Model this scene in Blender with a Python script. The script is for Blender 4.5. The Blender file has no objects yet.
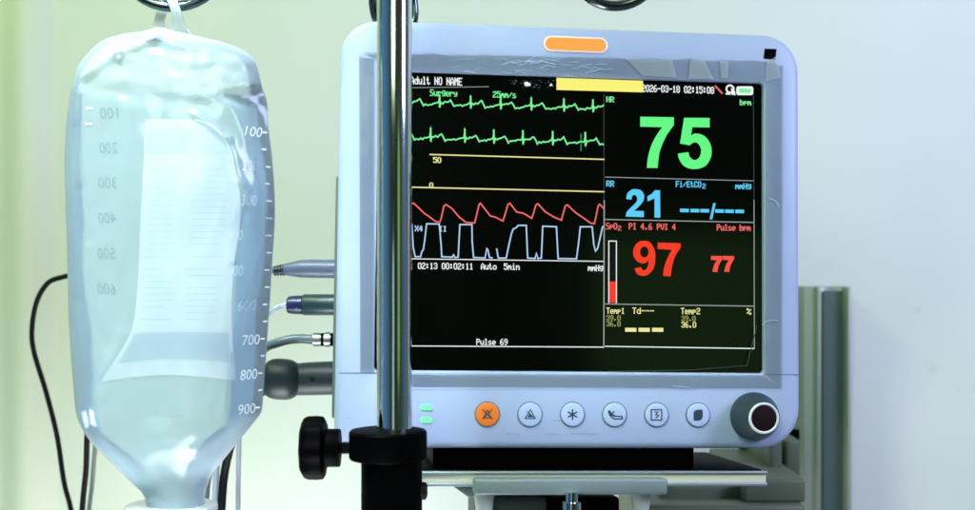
import bpy, math, random
from math import sin, cos, pi, radians, sqrt
from mathutils import Vector, Matrix, noise
from mathutils.geometry import tessellate_polygon

random.seed(7)
scene = bpy.context.scene
COL = scene.collection
F = 1354.0            # focal length in photo pixels (50 mm on a 36 mm sensor, 975 px wide)
CX, CY, CZ = 487.5, 255.0, 1.2   # image centre, camera height
MM = 0.001


def at(px, py, Y):
    """world point at depth Y that the photo shows at pixel px, py"""
    return Vector(((px - CX) / F * Y, Y, CZ + (CY - py) / F * Y))


# ------------------------------------------------------------------ materials
def new_mat(name):
    m = bpy.data.materials.new(name)
    m.use_nodes = True
    nt = m.node_tree
    for n in list(nt.nodes):
        nt.nodes.remove(n)
    out = nt.nodes.new('ShaderNodeOutputMaterial')
    return m, nt, out


def pbr(name, col, rough=0.5, metal=0.0, spec=0.5, bump=0.0, bscale=200.0, var=0.0, vscale=20.0,
        rvar=0.0, coat=0.0, stretch=None, aniso=0.0):
    m, nt, out = new_mat(name)
    p = nt.nodes.new('ShaderNodeBsdfPrincipled')
    p.inputs['Base Color'].default_value = (*col, 1)
    p.inputs['Roughness'].default_value = rough
    p.inputs['Metallic'].default_value = metal
    p.inputs['Specular IOR Level'].default_value = spec
    p.inputs['Coat Weight'].default_value = coat
    nt.links.new(p.outputs[0], out.inputs[0])
    tc = nt.nodes.new('ShaderNodeTexCoord')
    mp = nt.nodes.new('ShaderNodeMapping')
    nt.links.new(tc.outputs['Object'], mp.inputs[0])
    if stretch:
        mp.inputs['Scale'].default_value = stretch
    if var > 0 or rvar > 0:
        nz = nt.nodes.new('ShaderNodeTexNoise')
        nz.inputs['Scale'].default_value = vscale
        nz.inputs['Detail'].default_value = 6
        nt.links.new(mp.outputs[0], nz.inputs['Vector'])
        if var > 0:
            mr = nt.nodes.new('ShaderNodeMapRange')
            mr.inputs[1].default_value = 0.3
            mr.inputs[2].default_value = 0.7
            mr.inputs[3].default_value = 1 - var
            mr.inputs[4].default_value = 1 + var
            nt.links.new(nz.outputs[0], mr.inputs[0])
            vm = nt.nodes.new('ShaderNodeVectorMath')
            vm.operation = 'SCALE'
            vm.inputs[0].default_value = col
            nt.links.new(mr.outputs[0], vm.inputs['Scale'])
            nt.links.new(vm.outputs[0], p.inputs['Base Color'])
        if rvar > 0:
            mr2 = nt.nodes.new('ShaderNodeMapRange')
            mr2.inputs[1].default_value = 0.3
            mr2.inputs[2].default_value = 0.7
            mr2.inputs[3].default_value = max(0.02, rough - rvar)
            mr2.inputs[4].default_value = min(1, rough + rvar)
            nt.links.new(nz.outputs[0], mr2.inputs[0])
            nt.links.new(mr2.outputs[0], p.inputs['Roughness'])
    if bump > 0:
        nb = nt.nodes.new('ShaderNodeTexNoise')
        nb.inputs['Scale'].default_value = bscale
        nb.inputs['Detail'].default_value = 4
        nt.links.new(mp.outputs[0], nb.inputs['Vector'])
        b = nt.nodes.new('ShaderNodeBump')
        b.inputs['Strength'].default_value = bump
        b.inputs['Distance'].default_value = 0.001
        nt.links.new(nb.outputs[0], b.inputs['Height'])
        nt.links.new(b.outputs[0], p.inputs['Normal'])
    return m


def glow(name, col, s=1.0):
    m, nt, out = new_mat(name)
    e = nt.nodes.new('ShaderNodeEmission')
    e.inputs[0].default_value = (*col, 1)
    e.inputs[1].default_value = s
    nt.links.new(e.outputs[0], out.inputs[0])
    return m


def film_mat(name, milk, milk_col, rough=0.12, bump=0.15, bscale=60.0, gloss=1.0, trans_share=0.55, edge=0.0, thick=()):
    """thin clear-to-milky plastic: see-through + scattering + surface gloss"""
    m, nt, out = new_mat(name)
    tr = nt.nodes.new('ShaderNodeBsdfTransparent')
    tr.inputs[0].default_value = (0.97, 0.985, 1, 1)
    df = nt.nodes.new('ShaderNodeBsdfDiffuse')
    df.inputs[0].default_value = (*milk_col, 1)
    tl = nt.nodes.new('ShaderNodeBsdfTranslucent')
    tl.inputs[0].default_value = (*milk_col, 1)
    mx = nt.nodes.new('ShaderNodeMixShader')
    mx.inputs[0].default_value = trans_share
    nt.links.new(df.outputs[0], mx.inputs[1])
    nt.links.new(tl.outputs[0], mx.inputs[2])
    m1 = nt.nodes.new('ShaderNodeMixShader')
    nt.links.new(tr.outputs[0], m1.inputs[1])
    nt.links.new(mx.outputs[0], m1.inputs[2])
    tc = nt.nodes.new('ShaderNodeTexCoord')
    nz = nt.nodes.new('ShaderNodeTexNoise')
    nz.inputs['Scale'].default_value = 14
    nz.inputs['Detail'].default_value = 5
    nt.links.new(tc.outputs['Object'], nz.inputs['Vector'])
    mr = nt.nodes.new('ShaderNodeMapRange')
    mr.inputs[1].default_value = 0.3
    mr.inputs[2].default_value = 0.7
    mr.inputs[3].default_value = milk * 0.9
    mr.inputs[4].default_value = min(1, milk * 1.1)
    nt.links.new(nz.outputs[0], mr.inputs[0])
    base_fac = mr.outputs[0]
    for z0, z1, add in thick:      # film is folded double or moulded thicker towards these heights
        sp = nt.nodes.new('ShaderNodeSeparateXYZ')
        nt.links.new(tc.outputs['Object'], sp.inputs[0])
        zr = nt.nodes.new('ShaderNodeMapRange')
        zr.interpolation_type = 'SMOOTHSTEP'
        zr.inputs[1].default_value = z0
        zr.inputs[2].default_value = z1
        zr.inputs[4].default_value = add
        nt.links.new(sp.outputs['Z'], zr.inputs[0])
        sm = nt.nodes.new('ShaderNodeMath')
        sm.use_clamp = True
        nt.links.new(base_fac, sm.inputs[0])
        nt.links.new(zr.outputs[0], sm.inputs[1])
        base_fac = sm.outputs[0]
    if edge > 0:      # a longer path through the film at a slant scatters more
        lw = nt.nodes.new('ShaderNodeLayerWeight')
        lw.inputs[0].default_value = 0.35
        e1 = nt.nodes.new('ShaderNodeMath')
        e1.operation = 'MULTIPLY_ADD'
        e1.use_clamp = True
        e1.inputs[1].default_value = edge
        nt.links.new(lw.outputs['Facing'], e1.inputs[0])
        nt.links.new(base_fac, e1.inputs[2])
        nt.links.new(e1.outputs[0], m1.inputs[0])
    else:
        nt.links.new(base_fac, m1.inputs[0])
    gl = nt.nodes.new('ShaderNodeBsdfGlossy')
    gl.inputs['Roughness'].default_value = rough
    fr = nt.nodes.new('ShaderNodeFresnel')
    fr.inputs[0].default_value = 1.4
    mul = nt.nodes.new('ShaderNodeMath')
    mul.operation = 'MULTIPLY'
    mul.inputs[1].default_value = gloss
    nt.links.new(fr.outputs[0], mul.inputs[0])
    m2 = nt.nodes.new('ShaderNodeMixShader')
    nt.links.new(mul.outputs[0], m2.inputs[0])
    nt.links.new(m1.outputs[0], m2.inputs[1])
    nt.links.new(gl.outputs[0], m2.inputs[2])
    nb = nt.nodes.new('ShaderNodeTexNoise')
    nb.inputs['Scale'].default_value = bscale
    nb.inputs['Detail'].default_value = 3
    nt.links.new(tc.outputs['Object'], nb.inputs['Vector'])
    b = nt.nodes.new('ShaderNodeBump')
    b.inputs['Strength'].default_value = bump
    b.inputs['Distance'].default_value = 0.002
    nt.links.new(nb.outputs[0], b.inputs['Height'])
    for n in (gl, df):
        nt.links.new(b.outputs[0], n.inputs['Normal'])
    nt.links.new(b.outputs[0], fr.inputs['Normal'])
    nt.links.new(m2.outputs[0], out.inputs[0])
    return m


# ------------------------------------------------------------------ mesh builder
class MB:
    def __init__(s):
        s.v, s.f = [], []

    def add(s, vs, fs):
        o = len(s.v)
        s.v += [tuple(p) for p in vs]
        s.f += [tuple(o + i for i in f) for f in fs]
        return s

    def box(s, x0, x1, y0, y1, z0, z1):
        vs = [(x, y, z) for x in (x0, x1) for y in (y0, y1) for z in (z0, z1)]
        return s.add(vs, [(0, 1, 3, 2), (4, 6, 7, 5), (0, 4, 5, 1), (2, 3, 7, 6), (0, 2, 6, 4), (1, 5, 7, 3)])

    def loops(s, rings, cap0=True, cap1=True, closed=True):
        n = len(rings[0])
        vs = [p for r in rings for p in r]
        fs = []
        for i in range(len(rings) - 1):
            for j in range(n if closed else n - 1):
                k = (j + 1) % n
                fs.append((i * n + j, i * n + k, (i + 1) * n + k, (i + 1) * n + j))
        if cap0:
            fs.append(tuple(reversed(range(n))))
        if cap1:
            fs.append(tuple((len(rings) - 1) * n + j for j in range(n)))
        return s.add(vs, fs)

    def tube(s, pts, r, n=14, caps=True):
        pts = [Vector(p) for p in pts]
        rs = r if isinstance(r, (list, tuple)) else [r] * len(pts)
        rings = []
        up = None
        for i, p in enumerate(pts):
            a = pts[max(0, i - 1)]
            b = pts[min(len(pts) - 1, i + 1)]
            t = (b - a).normalized()
            if up is None:
                up = Vector((0, 0, 1)) if abs(t.z) < 0.9 else Vector((0, 1, 0))
            x = up.cross(t).normalized()
            up = t.cross(x).normalized()
            rings.append([p + (x * cos(2 * pi * j / n) + up * sin(2 * pi * j / n)) * rs[i] for j in range(n)])
        return s.loops(rings, caps, caps)

    def lathe(s, prof, origin, axis, n=40, lobes=0, lobe_amp=0.0, caps=True):
        """prof: list of (distance along axis, radius)"""
        ax = Vector(axis).normalized()
        up = Vector((0, 0, 1)) if abs(ax.z) < 0.9 else Vector((0, 1, 0))
        x = up.cross(ax).normalized()
        y = ax.cross(x)
        o = Vector(origin)
        rings = []
        for d, r in prof:
            ring = []
            for j in range(n):
                a = 2 * pi * j / n
                rr = r * (1 + lobe_amp * cos(lobes * a)) if lobes else r
                ring.append(o + ax * d + (x * cos(a) + y * sin(a)) * rr)
            rings.append(ring)
        return s.loops(rings, caps, caps)

    def poly(s, outline, holes, fn):
        """flat filled outline mapped through fn(px, py)"""
        polys = [[Vector((p[0], p[1], 0)) for p in outline]] + [[Vector((p[0], p[1], 0)) for p in h] for h in holes]
        tris = tessellate_polygon(polys)
        allp = [p for q in polys for p in q]
        return s.add([fn(p.x, p.y) for p in allp], tris)

    def ribbon(s, pts, w, fn, wend=None):
        """polyline of constant width with mitred joins, in the 2-D plane of fn"""
        P = [Vector((p[0], p[1])) for p in pts]
        L, R = [], []
        for i, p in enumerate(P):
            d0 = (p - P[i - 1]).normalized() if i > 0 else None
            d1 = (P[i + 1] - p).normalized() if i < len(P) - 1 else None
            if d0 is None:
                d0 = d1
            if d1 is None:
                d1 = d0
            n0 = Vector((-d0.y, d0.x))
            n1 = Vector((-d1.y, d1.x))
            m = n0 + n1
            if m.length < 1e-4:
                m = n0
            m.normalize()
            k = min(1.8, 1 / max(0.3, m.dot(n0)))
            L.append(p + m * w / 2 * k)
            R.append(p - m * w / 2 * k)
        vs = [fn(q.x, q.y) for q in L] + [fn(q.x, q.y) for q in R]
        n = len(P)
        return s.add(vs, [(i, i + 1, n + i + 1, n + i) for i in range(n - 1)])

    def build(s, name, mat, parent=None, smooth=True, bevel=0.0, seg=3, sharp=35):
        me = bpy.data.meshes.new(name)
        me.from_pydata(s.v, [], s.f)
        me.validate()
        import bmesh
        bm = bmesh.new()
        bm.from_mesh(me)
        bmesh.ops.recalc_face_normals(bm, faces=bm.faces)
        if bevel > 0:
            es = [e for e in bm.edges if len(e.link_faces) == 2 and e.calc_face_angle(0) > radians(40)]
            bmesh.ops.bevel(bm, geom=es, offset=bevel, segments=seg, affect='EDGES', profile=0.5)
        bm.to_mesh(me)
        bm.free()
        me.materials.append(mat)
        if smooth:
            for p in me.polygons:
                p.use_smooth = True
            me.set_sharp_from_angle(angle=radians(sharp))
        o = bpy.data.objects.new(name, me)
        COL.objects.link(o)
        if parent:
            o.parent = parent
        return o


def empty(name, loc, rot=None, label=None, cat=None, group=None):
    o = bpy.data.objects.new(name, None)
    o.empty_display_size = 0.02
    COL.objects.link(o)
    o.location = loc
    if rot is not None:
        o.rotation_euler = rot
    tag(o, label, cat, group)
    return o


def tag(o, label=None, cat=None, group=None, kind=None):
    if label:
        o['label'] = label
    if cat:
        o['category'] = cat
    if group:
        o['group'] = group
    if kind:
        o['kind'] = kind
    return o


def catmull(pts, n=8):
    P = [Vector(p) for p in pts]
    out = []
    for i in range(len(P) - 1):
        p0, p1, p2, p3 = P[max(0, i - 1)], P[i], P[i + 1], P[min(len(P) - 1, i + 2)]
        for k in range(n):
            t = k / n
            out.append(0.5 * ((2 * p1) + (p2 - p0) * t + (2 * p0 - 5 * p1 + 4 * p2 - p3) * t * t
                              + (3 * p1 - p0 - 3 * p2 + p3) * t ** 3))
    out.append(P[-1])
    return out


def rrect(x0, x1, z0, z1, r, y, n=8, fn=None):
    """rounded rectangle loop in the x-z plane; r a number or (tl, tr, br, bl)"""
    rr = r if isinstance(r, tuple) else (r,) * 4
    pts = []
    for (cx, cz, a0, q) in ((x1 - rr[1], z1 - rr[1], 0, rr[1]), (x0 + rr[0], z1 - rr[0], 90, rr[0]),
                            (x0 + rr[3], z0 + rr[3], 180, rr[3]), (x1 - rr[2], z0 + rr[2], 270, rr[2])):
        for k in range(n + 1):
            a = radians(a0 + 90 * k / n)
            pts.append(Vector((cx + q * cos(a), y, cz + q * sin(a))))
    return pts


# ------------------------------------------------------------------ camera
cam = bpy.data.cameras.new('Camera')
cam.sensor_width = 36
cam.lens = 36 * F / 975
cam.clip_start = 0.01
cam.clip_end = 100
cam.dof.use_dof = True
cam.dof.focus_distance = 0.93
cam.dof.aperture_fstop = 7.0
camo = bpy.data.objects.new('Camera', cam)
camo.location = (0, 0, CZ)
camo.rotation_euler = (pi / 2, 0, 0)
COL.objects.link(camo)
scene.camera = camo

# ------------------------------------------------------------------ palette
M = {}
M['shell'] = pbr('lavender grey moulded plastic', (0.375, 0.445, 0.64), 0.42, bump=0.06, bscale=900, var=0.03, vscale=9, rvar=0.08)
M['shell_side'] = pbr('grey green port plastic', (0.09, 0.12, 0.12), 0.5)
M['seam'] = pbr('dark joint line', (0.12, 0.15, 0.24), 0.6)
M['screen'] = pbr('black glass', (0.0010, 0.0015, 0.0010), 0.10, spec=0.32)
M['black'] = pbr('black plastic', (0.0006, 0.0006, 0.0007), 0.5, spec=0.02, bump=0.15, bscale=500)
M['rubber'] = pbr('black rubber', (0.004, 0.004, 0.005), 0.6, spec=0.15)
M['chrome'] = pbr('worn chrome', (0.62, 0.66, 0.64), 0.09, metal=1.0, rvar=0.06, vscale=60, stretch=(1, 1, 0.08), bump=0.02, bscale=400)
M['dark_wire'] = pbr('dark chrome wire', (0.10, 0.13, 0.14), 0.16, metal=1.0)
M['knob'] = pbr('dark teal plastic', (0.030, 0.052, 0.074), 0.5, spec=0.25, bump=0.1, bscale=600)
M['white'] = pbr('white plastic', (0.75, 0.77, 0.82), 0.4)
M['button'] = pbr('lavender button plastic', (0.42, 0.51, 0.72), 0.4, var=0.03)
M['orange_button'] = pbr('orange button plastic', (0.85, 0.20, 0.02), 0.4, var=0.05)
M['ink'] = pbr('dark print', (0.02, 0.035, 0.06), 0.6)
M['alarm'] = glow('alarm lamp orange', (1.0, 0.42, 0.09), 1.0)
M['alarm_rim'] = pbr('clear lamp rim', (0.9, 0.72, 0.62), 0.25)
M['led'] = glow('green led', (0.13, 0.95, 0.28), 2.2)
M['g'] = glow('screen green', (0.13, 0.95, 0.24), 1.0)
M['g2'] = glow('screen pale green', (0.20, 0.90, 0.32), 1.0)
M['gd'] = glow('screen dim green', (0.02, 0.30, 0.08), 1.0)
M['c'] = glow('screen cyan', (0.11, 0.62, 0.95), 1.0)
M['r'] = glow('screen red', (0.95, 0.05, 0.02), 1.0)
M['rq'] = glow('screen mid red', (0.95, 0.09, 0.07), 1.0)
M['rp'] = glow('screen pale red', (0.92, 0.16, 0.14), 1.0)
M['y'] = glow('screen pale yellow', (0.86, 0.82, 0.36), 1.0)
M['yb'] = glow('screen banner yellow', (0.96, 0.90, 0.20), 1.0)
M['yd'] = glow('screen dim yellow', (0.30, 0.32, 0.10), 1.0)
M['w'] = glow('screen white', (0.88, 0.92, 0.95), 1.0)
M['wb'] = glow('screen blue white', (0.45, 0.66, 0.90), 1.0)
M['line'] = glow('screen grey line', (0.34, 0.38, 0.38), 1.0)
M['dim'] = glow('screen dim line', (0.06, 0.07, 0.07), 1.0)
M['film'] = film_mat('clear protective film', 0.27, (0.30, 0.35, 0.46), rough=0.18, bump=0.3, bscale=60, gloss=0.8, trans_share=0.1)
M['bubble'] = film_mat('lifted protective film', 0.30, (0.66, 0.74, 0.74), rough=0.25, bump=0.25, bscale=80, gloss=0.8, trans_share=0.1)
M['grey_leg'] = pbr('grey plastic leg', (0.42, 0.45, 0.46), 0.5)
M['alu'] = pbr('painted grey aluminium', (0.25, 0.295, 0.25), 0.38, metal=0.2, var=0.06, vscale=30, stretch=(1, 1, 0.05), rvar=0.08)
M['tray'] = pbr('pale grey steel', (0.28, 0.33, 0.36), 0.35, metal=0.5, var=0.05, vscale=40)
M['tray_edge'] = pbr('cream edge strip', (0.62, 0.62, 0.46), 0.5)
M['bracket'] = pbr('blue grey cast metal', (0.19, 0.23, 0.24), 0.42, metal=0.2, var=0.05, bump=0.05, bscale=300)
M['arm'] = pbr('olive grey cast metal', (0.11, 0.135, 0.085), 0.5, metal=0.0, var=0.08, vscale=25)

# ------------------------------------------------------------------ wall
m, nt, out = new_mat('pale painted wall')
p = nt.nodes.new('ShaderNodeBsdfPrincipled')
p.inputs['Roughness'].default_value = 0.55
p.inputs['Specular IOR Level'].default_value = 0.25
tc = nt.nodes.new('ShaderNodeTexCoord')
nz = nt.nodes.new('ShaderNodeTexNoise')
nz.inputs['Scale'].default_value = 7
nz.inputs['Detail'].default_value = 6
nt.links.new(tc.outputs['Object'], nz.inputs['Vector'])
mr = nt.nodes.new('ShaderNodeMapRange')
mr.inputs[1].default_value = 0.25
mr.inputs[2].default_value = 0.75
mr.inputs[3].default_value = 0.97
mr.inputs[4].default_value = 1.03
nt.links.new(nz.outputs[0], mr.inputs[0])


def smudge(px, py, rad):
    """scuff mark on the wall: a soft ragged spot in wall coordinates"""
    q = at(px, py, 1.35)
    vm = nt.nodes.new('ShaderNodeVectorMath')
    vm.operation = 'DISTANCE'
    vm.inputs[1].default_value = (q.x, 0, q.z)
    nt.links.new(tc.outputs['Object'], vm.inputs[0])
    n2 = nt.nodes.new('ShaderNodeTexNoise')
    n2.inputs['Scale'].default_value = 90
    n2.inputs['Detail'].default_value = 5
    nt.links.new(tc.outputs['Object'], n2.inputs['Vector'])
    ad = nt.nodes.new('ShaderNodeMath')
    ad.operation = 'MULTIPLY_ADD'
    ad.inputs[1].default_value = rad * 2.2
    nt.links.new(n2.outputs[0], ad.inputs[0])
    nt.links.new(vm.outputs['Value'], ad.inputs[2])
    r2 = nt.nodes.new('ShaderNodeMapRange')
    r2.interpolation_type = 'SMOOTHSTEP'
    r2.inputs[1].default_value = rad * 0.9
    r2.inputs[2].default_value = rad * 2.0
    r2.inputs[3].default_value = 0.90
    r2.inputs[4].default_value = 1.0
    nt.links.new(ad.outputs[0], r2.inputs[0])
    return r2.outputs[0]


v = mr.outputs[0]
for a in ((932, 368, 0.012), (958, 390, 0.005), (972, 391, 0.006), (918, 310, 0.006)):
    mu = nt.nodes.new('ShaderNodeMath')
    mu.operation = 'MULTIPLY'
    nt.links.new(v, mu.inputs[0])
    nt.links.new(smudge(*a), mu.inputs[1])
    v = mu.outputs[0]
sc = nt.nodes.new('ShaderNodeVectorMath')
sc.operation = 'SCALE'
sc.inputs[0].default_value = (0.70, 0.72, 0.70)
nt.links.new(v, sc.inputs['Scale'])
nt.links.new(sc.outputs[0], p.inputs['Base Color'])
nb = nt.nodes.new('ShaderNodeTexNoise')
nb.inputs['Scale'].default_value = 260
nt.links.new(tc.outputs['Object'], nb.inputs['Vector'])
bp = nt.nodes.new('ShaderNodeBump')
bp.inputs['Strength'].default_value = 0.08
bp.inputs['Distance'].default_value = 0.001
nt.links.new(nb.outputs[0], bp.inputs['Height'])
nt.links.new(bp.outputs[0], p.inputs['Normal'])
nt.links.new(p.outputs[0], out.inputs[0])
M['wall'] = m
YW = 1.35
w = MB().box(-2.2, 2.2, 0, 0.05, -0.4, 2.9).build('wall', M['wall'], smooth=False)
w.location = (0, YW, 0)
tag(w, kind='structure')
# softly rounded vertical moulding on the wall at the far left
mb = MB()
prof = []
xa, xb = at(-6, 0, YW).x, at(62, 0, YW).x
for k in range(25):
    t = k / 24
    prof.append((xa + (xb - xa) * t, YW + 0.0005 - 0.013 * sin(pi * t) ** 2))
mb.loops([[Vector((x, y, z)) for x, y in prof] for z in (-0.4, 2.9)], False, False, closed=False)
tag(mb.build('wall_moulding', pbr('moulding paint', (0.71, 0.72, 0.68), 0.55)), kind='structure')

# ------------------------------------------------------------------ patient monitor
YAW, PIT, ROL = radians(6.723), radians(-3.322), radians(1.023)
RM = (Matrix.Rotation(YAW, 3, 'Z') @ Matrix.Rotation(PIT, 3, 'X') @ Matrix.Rotation(ROL, 3, 'Y'))
MC = at(570, 255, 0.96)
VB = 0.1365                       # face centre to the underside


def face(px, py, d=0.0):
    """pixel -> local (u, v) on the monitor face plane shifted by d along its local y"""
    dr = Vector(((px - CX) / F, 1, (CY - py) / F))
    n = RM @ Vector((0, 1, 0))
    c = MC + n * d - Vector((0, 0, CZ))
    t = n.dot(c) / n.dot(dr)
    q = RM.transposed() @ (dr * t - c)
    return q.x, q.z


mon_root = MC + RM @ Vector((0, 0, -VB))
EUL = RM.to_euler()
mon = empty('patient_monitor', mon_root, EUL,
            'lavender grey hospital patient monitor with black screen showing heart rate 75 on a steel tray', 'patient monitor')


def fl(d):
    def fn(px, py):
        u, v_ = face(px, py, d)
        return Vector((u, d, v_ + VB))
    return fn


U0, U1, V0, V1 = -0.1640, 0.1690, 0.0, 0.1640 + VB
SU0, SU1, SV0, SV1 = -0.137, 0.1415, -0.0825 + VB, 0.1277 + VB
RC = (0.026, 0.027, 0.029, 0.016)


def inset(d, y):
    return rrect(U0 + d, U1 - d, V0 + d, V1 - d, tuple(max(0.003, q - d) for q in RC), y)


mb = MB()
rings = [inset(0.022, 0.135), inset(0.012, 0.132), inset(0.004, 0.060), inset(0.0, 0.030), inset(0.0, 0.006),
         inset(0.0006, 0.0030), inset(0.0022, 0.0009), inset(0.0050, 0.0),
         rrect(SU0 - 0.0016, SU1 + 0.0016, SV0 - 0.0016, SV1 + 0.0016, 0.004, 0.0),
         rrect(SU0 - 0.0004, SU1 + 0.0004, SV0 - 0.0004, SV1 + 0.0004, 0.003, 0.0006),
         rrect(SU0, SU1, SV0, SV1, 0.0028, 0.0035)]
mb.loops(rings, True, False)
housing = mb.build('housing', M['shell'], mon, sharp=40)
# joint between front bezel and rear shell; joint line above the control strip
mb = MB()
for a, b in (((338.5, 373.2), (384, 373.3)), ((764.5, 374.4), (799, 374.8))):
    MB().ribbon([a, b], 0.8, fl(-0.0002)).build('joint_line', M['seam'], housing)
mb = MB()
mb.ribbon([(413, 389.5), (783, 389.5)], 0.7, fl(-0.0002))
mb.build('panel_crease', pbr('crease plastic', (0.40, 0.47, 0.66), 0.5), housing)

screen = MB().loops([rrect(SU0, SU1, SV0, SV1, 0.0028, 0.0034)], False, True).build('screen', M['screen'], mon)
GD = 0.0031
G = fl(GD)

FONT = {
    '0': '3E4141413E', '1': '00427F4000', '2': '6251494946', '3': '2241494936', '4': '1814127F10', '5': '2745454539',
    '6': '3C4A494930', '7': '0171090503', '8': '3649494936', '9': '064949291E', 'A': '7C1211127C', 'C': '3E41414122',
    'E': '7F49494941', 'F': '7F09090901', 'H': '7F0808087F', 'I': '00417F4100', 'M': '7F020C027F', 'N': '7F0408107F',
    'O': '3E4141413E', 'P': '7F09090906', 'R': '7F09192946', 'S': '4649494931', 'T': '01017F0101', 'V': '1F2040201F',
    'X': '6314081463', 'a': '2054545478', 'b': '7F48444438', 'd': '384444487F', 'e': '3854545418', 'g': '0C5252523E',
    'i': '00447D4000', 'l': '00417F4000', 'm': '7C04180478', 'n': '7C08040478', 'o': '3844444438', 'p': '7C14141408',
    'r': '7C08040408', 's': '4854545420', 't': '043F444020', 'u': '3C4040207C', 'y': '0C5050503C', '/': '2010080402',
    '-': '0808080808', ':': '0036360000', '.': '0060600000', '%': '2313086462', ' ': '0000000000',
}


def text(s, x0, y0, x1, y1, mat, slope=0.0, fat=0.75, fn=None, parent=None, name='readout_text'):
    """bitmap lettering filling the pixel box x0..x1, y0..y1 (top of capitals to baseline)"""
    fn = fn or G
    mb = MB()
    cw = (x1 - x0) / (len(s) * 6 - 1)
    ch = (y1 - y0) / 7
    for i, c in enumerate(s):
        hx = FONT[c]
        for k in range(5):
            bits = int(hx[2 * k:2 * k + 2], 16)
            r = 0
            while r < 8:
                if bits >> r & 1:
                    e = r
                    while e < 7 and bits >> (e + 1) & 1:
                        e += 1
                    xa = x0 + (i * 6 + k) * cw - fat * cw * 0.5
                    xb = x0 + (i * 6 + k + 1) * cw + fat * cw * 0.5
                    dy = slope * (xa - x0)
                    ya, yb = y0 + r * ch - 0.02 + dy, y0 + (e + 1) * ch + 0.02 + dy
                    mb.add([fn(xa, ya), fn(xb, ya), fn(xb, yb), fn(xa, yb)], [(0, 1, 2, 3)])
                    r = e
                r += 1
    return mb.build(name, mat, parent or screen, smooth=False)


text('Adult NO NAME', 410.6, 76.2, 462, 84.0, M['w'], 0.03, 0.6)
text('Surgery', 430, 89.2, 457, 95.8, M['g2'], 0.03)
text('25mm/s', 493, 91.0, 516, 97.4, M['g2'], 0.03)
text('HR', 606.5, 96.3, 614, 102.0, M['g2'], 0.03)
text('bpm', 740, 99.3, 751, 105.0, M['g2'], 0.03)
text('2026-03-18 02:15:08', 642.2, 84.6, 714, 91.6, M['w'], 0.03, 0.6)
text('RR', 606.5, 180.5, 614, 186.5, M['c'], 0.02)
text('Fi/EtCO', 676, 180.8, 701, 187.0, M['c'], 0.02)
text('2', 702.5, 183.5, 705.5, 188.5, M['c'], 0.02)
text('mmHg', 735.5, 183.0, 751, 189.0, M['c'], 0.02)
text('SpO', 606, 222.8, 617, 229.3, M['rp'], 0.015)
text('2', 618, 225.5, 621, 230.5, M['rp'], 0.015)
text('PI 4.6', 629, 223.0, 652, 229.5, M['rp'], 0.015)
text('PVI 4', 657, 223.6, 675.5, 229.8, M['rp'], 0.015)
text('Pulse bpm', 717, 224.2, 750.5, 230.5, M['rp'], 0.015)
text('50', 433.3, 157.0, 441, 162.8, M['y'], 0.02)
text('0', 429.5, 182.5, 433, 187.5, M['y'], 0.02)
text('X4', 415, 225.5, 422.5, 231.3, M['wb'], 0.015)
text('II', 439, 226.0, 446.5, 231.6, M['wb'], 0.015)
text('02:13 00:02:11', 418, 262.6, 473, 269.0, M['w'], 0.012, 0.5)
text('Auto', 481, 263.2, 496.5, 269.5, M['w'], 0.012, 0.5)
text('5min', 504, 263.4, 519.5, 269.8, M['w'], 0.012, 0.5)
text('mmHg', 588, 264.8, 603, 271.0, M['w'], 0.012, 0.6)
text('Pulse 69', 476.5, 338.8, 507.5, 345.0, M['w'], 0.008, 0.5)
text('Temp1', 606.5, 307.6, 624.5, 313.8, M['y'], 0.008, 0.5)
text('Td---', 632.5, 307.6, 654, 313.8, M['y'], 0.008, 0.3)
text('Temp2', 681, 307.9, 700, 314.2, M['y'], 0.008, 0.5)
text('%', 747, 308.5, 751, 314.5, M['y'], 0.008)
text('39.0', 606.5, 315.2, 620.5, 320.4, M['yd'], 0.008)
text('36.0', 606.5, 321.0, 620.5, 326.4, M['yd'], 0.008)
text('39.0', 681.5, 315.8, 695.5, 321.0, M['yd'], 0.008)
text('36.0', 681.5, 321.6, 696, 327.6, M['y'], 0.008, 0.6)


def glyph(name, mat, parts, sx, ox, oy, dx=0.0):
    mb = MB()
    for outl, holes in parts:
        mb.poly([(ox + (x + dx) / sx, oy + y / sx) for x, y in outl],
                [[(ox + (x + dx) / sx, oy + y / sx) for x, y in h] for h in holes], G)
    return mb.build(name, mat, screen, smooth=False)


def rnd(pts, keep=()):
    """round an outline with a closed Catmull curve, keeping listed corners sharp"""
    n = len(pts)
    o = []
    for i in range(n):
        if i in keep and (i + 1) % n in keep:
            o.append(pts[i])
            continue
        p0, p1, p2, p3 = (Vector((*pts[(i + k) % n], 0)) for k in (-1, 0, 1, 2))
        if i in keep:
            p0 = p1
        if (i + 1) % n in keep:
            p3 = p2
        for k in range(4):
            t = k / 4
            q = 0.5 * ((2 * p1) + (p2 - p0) * t + (2 * p0 - 5 * p1 + 4 * p2 - p3) * t * t + (3 * p1 - p0 - 3 * p2 + p3) * t ** 3)
            o.append((q.x, q.y))
    return o


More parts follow.
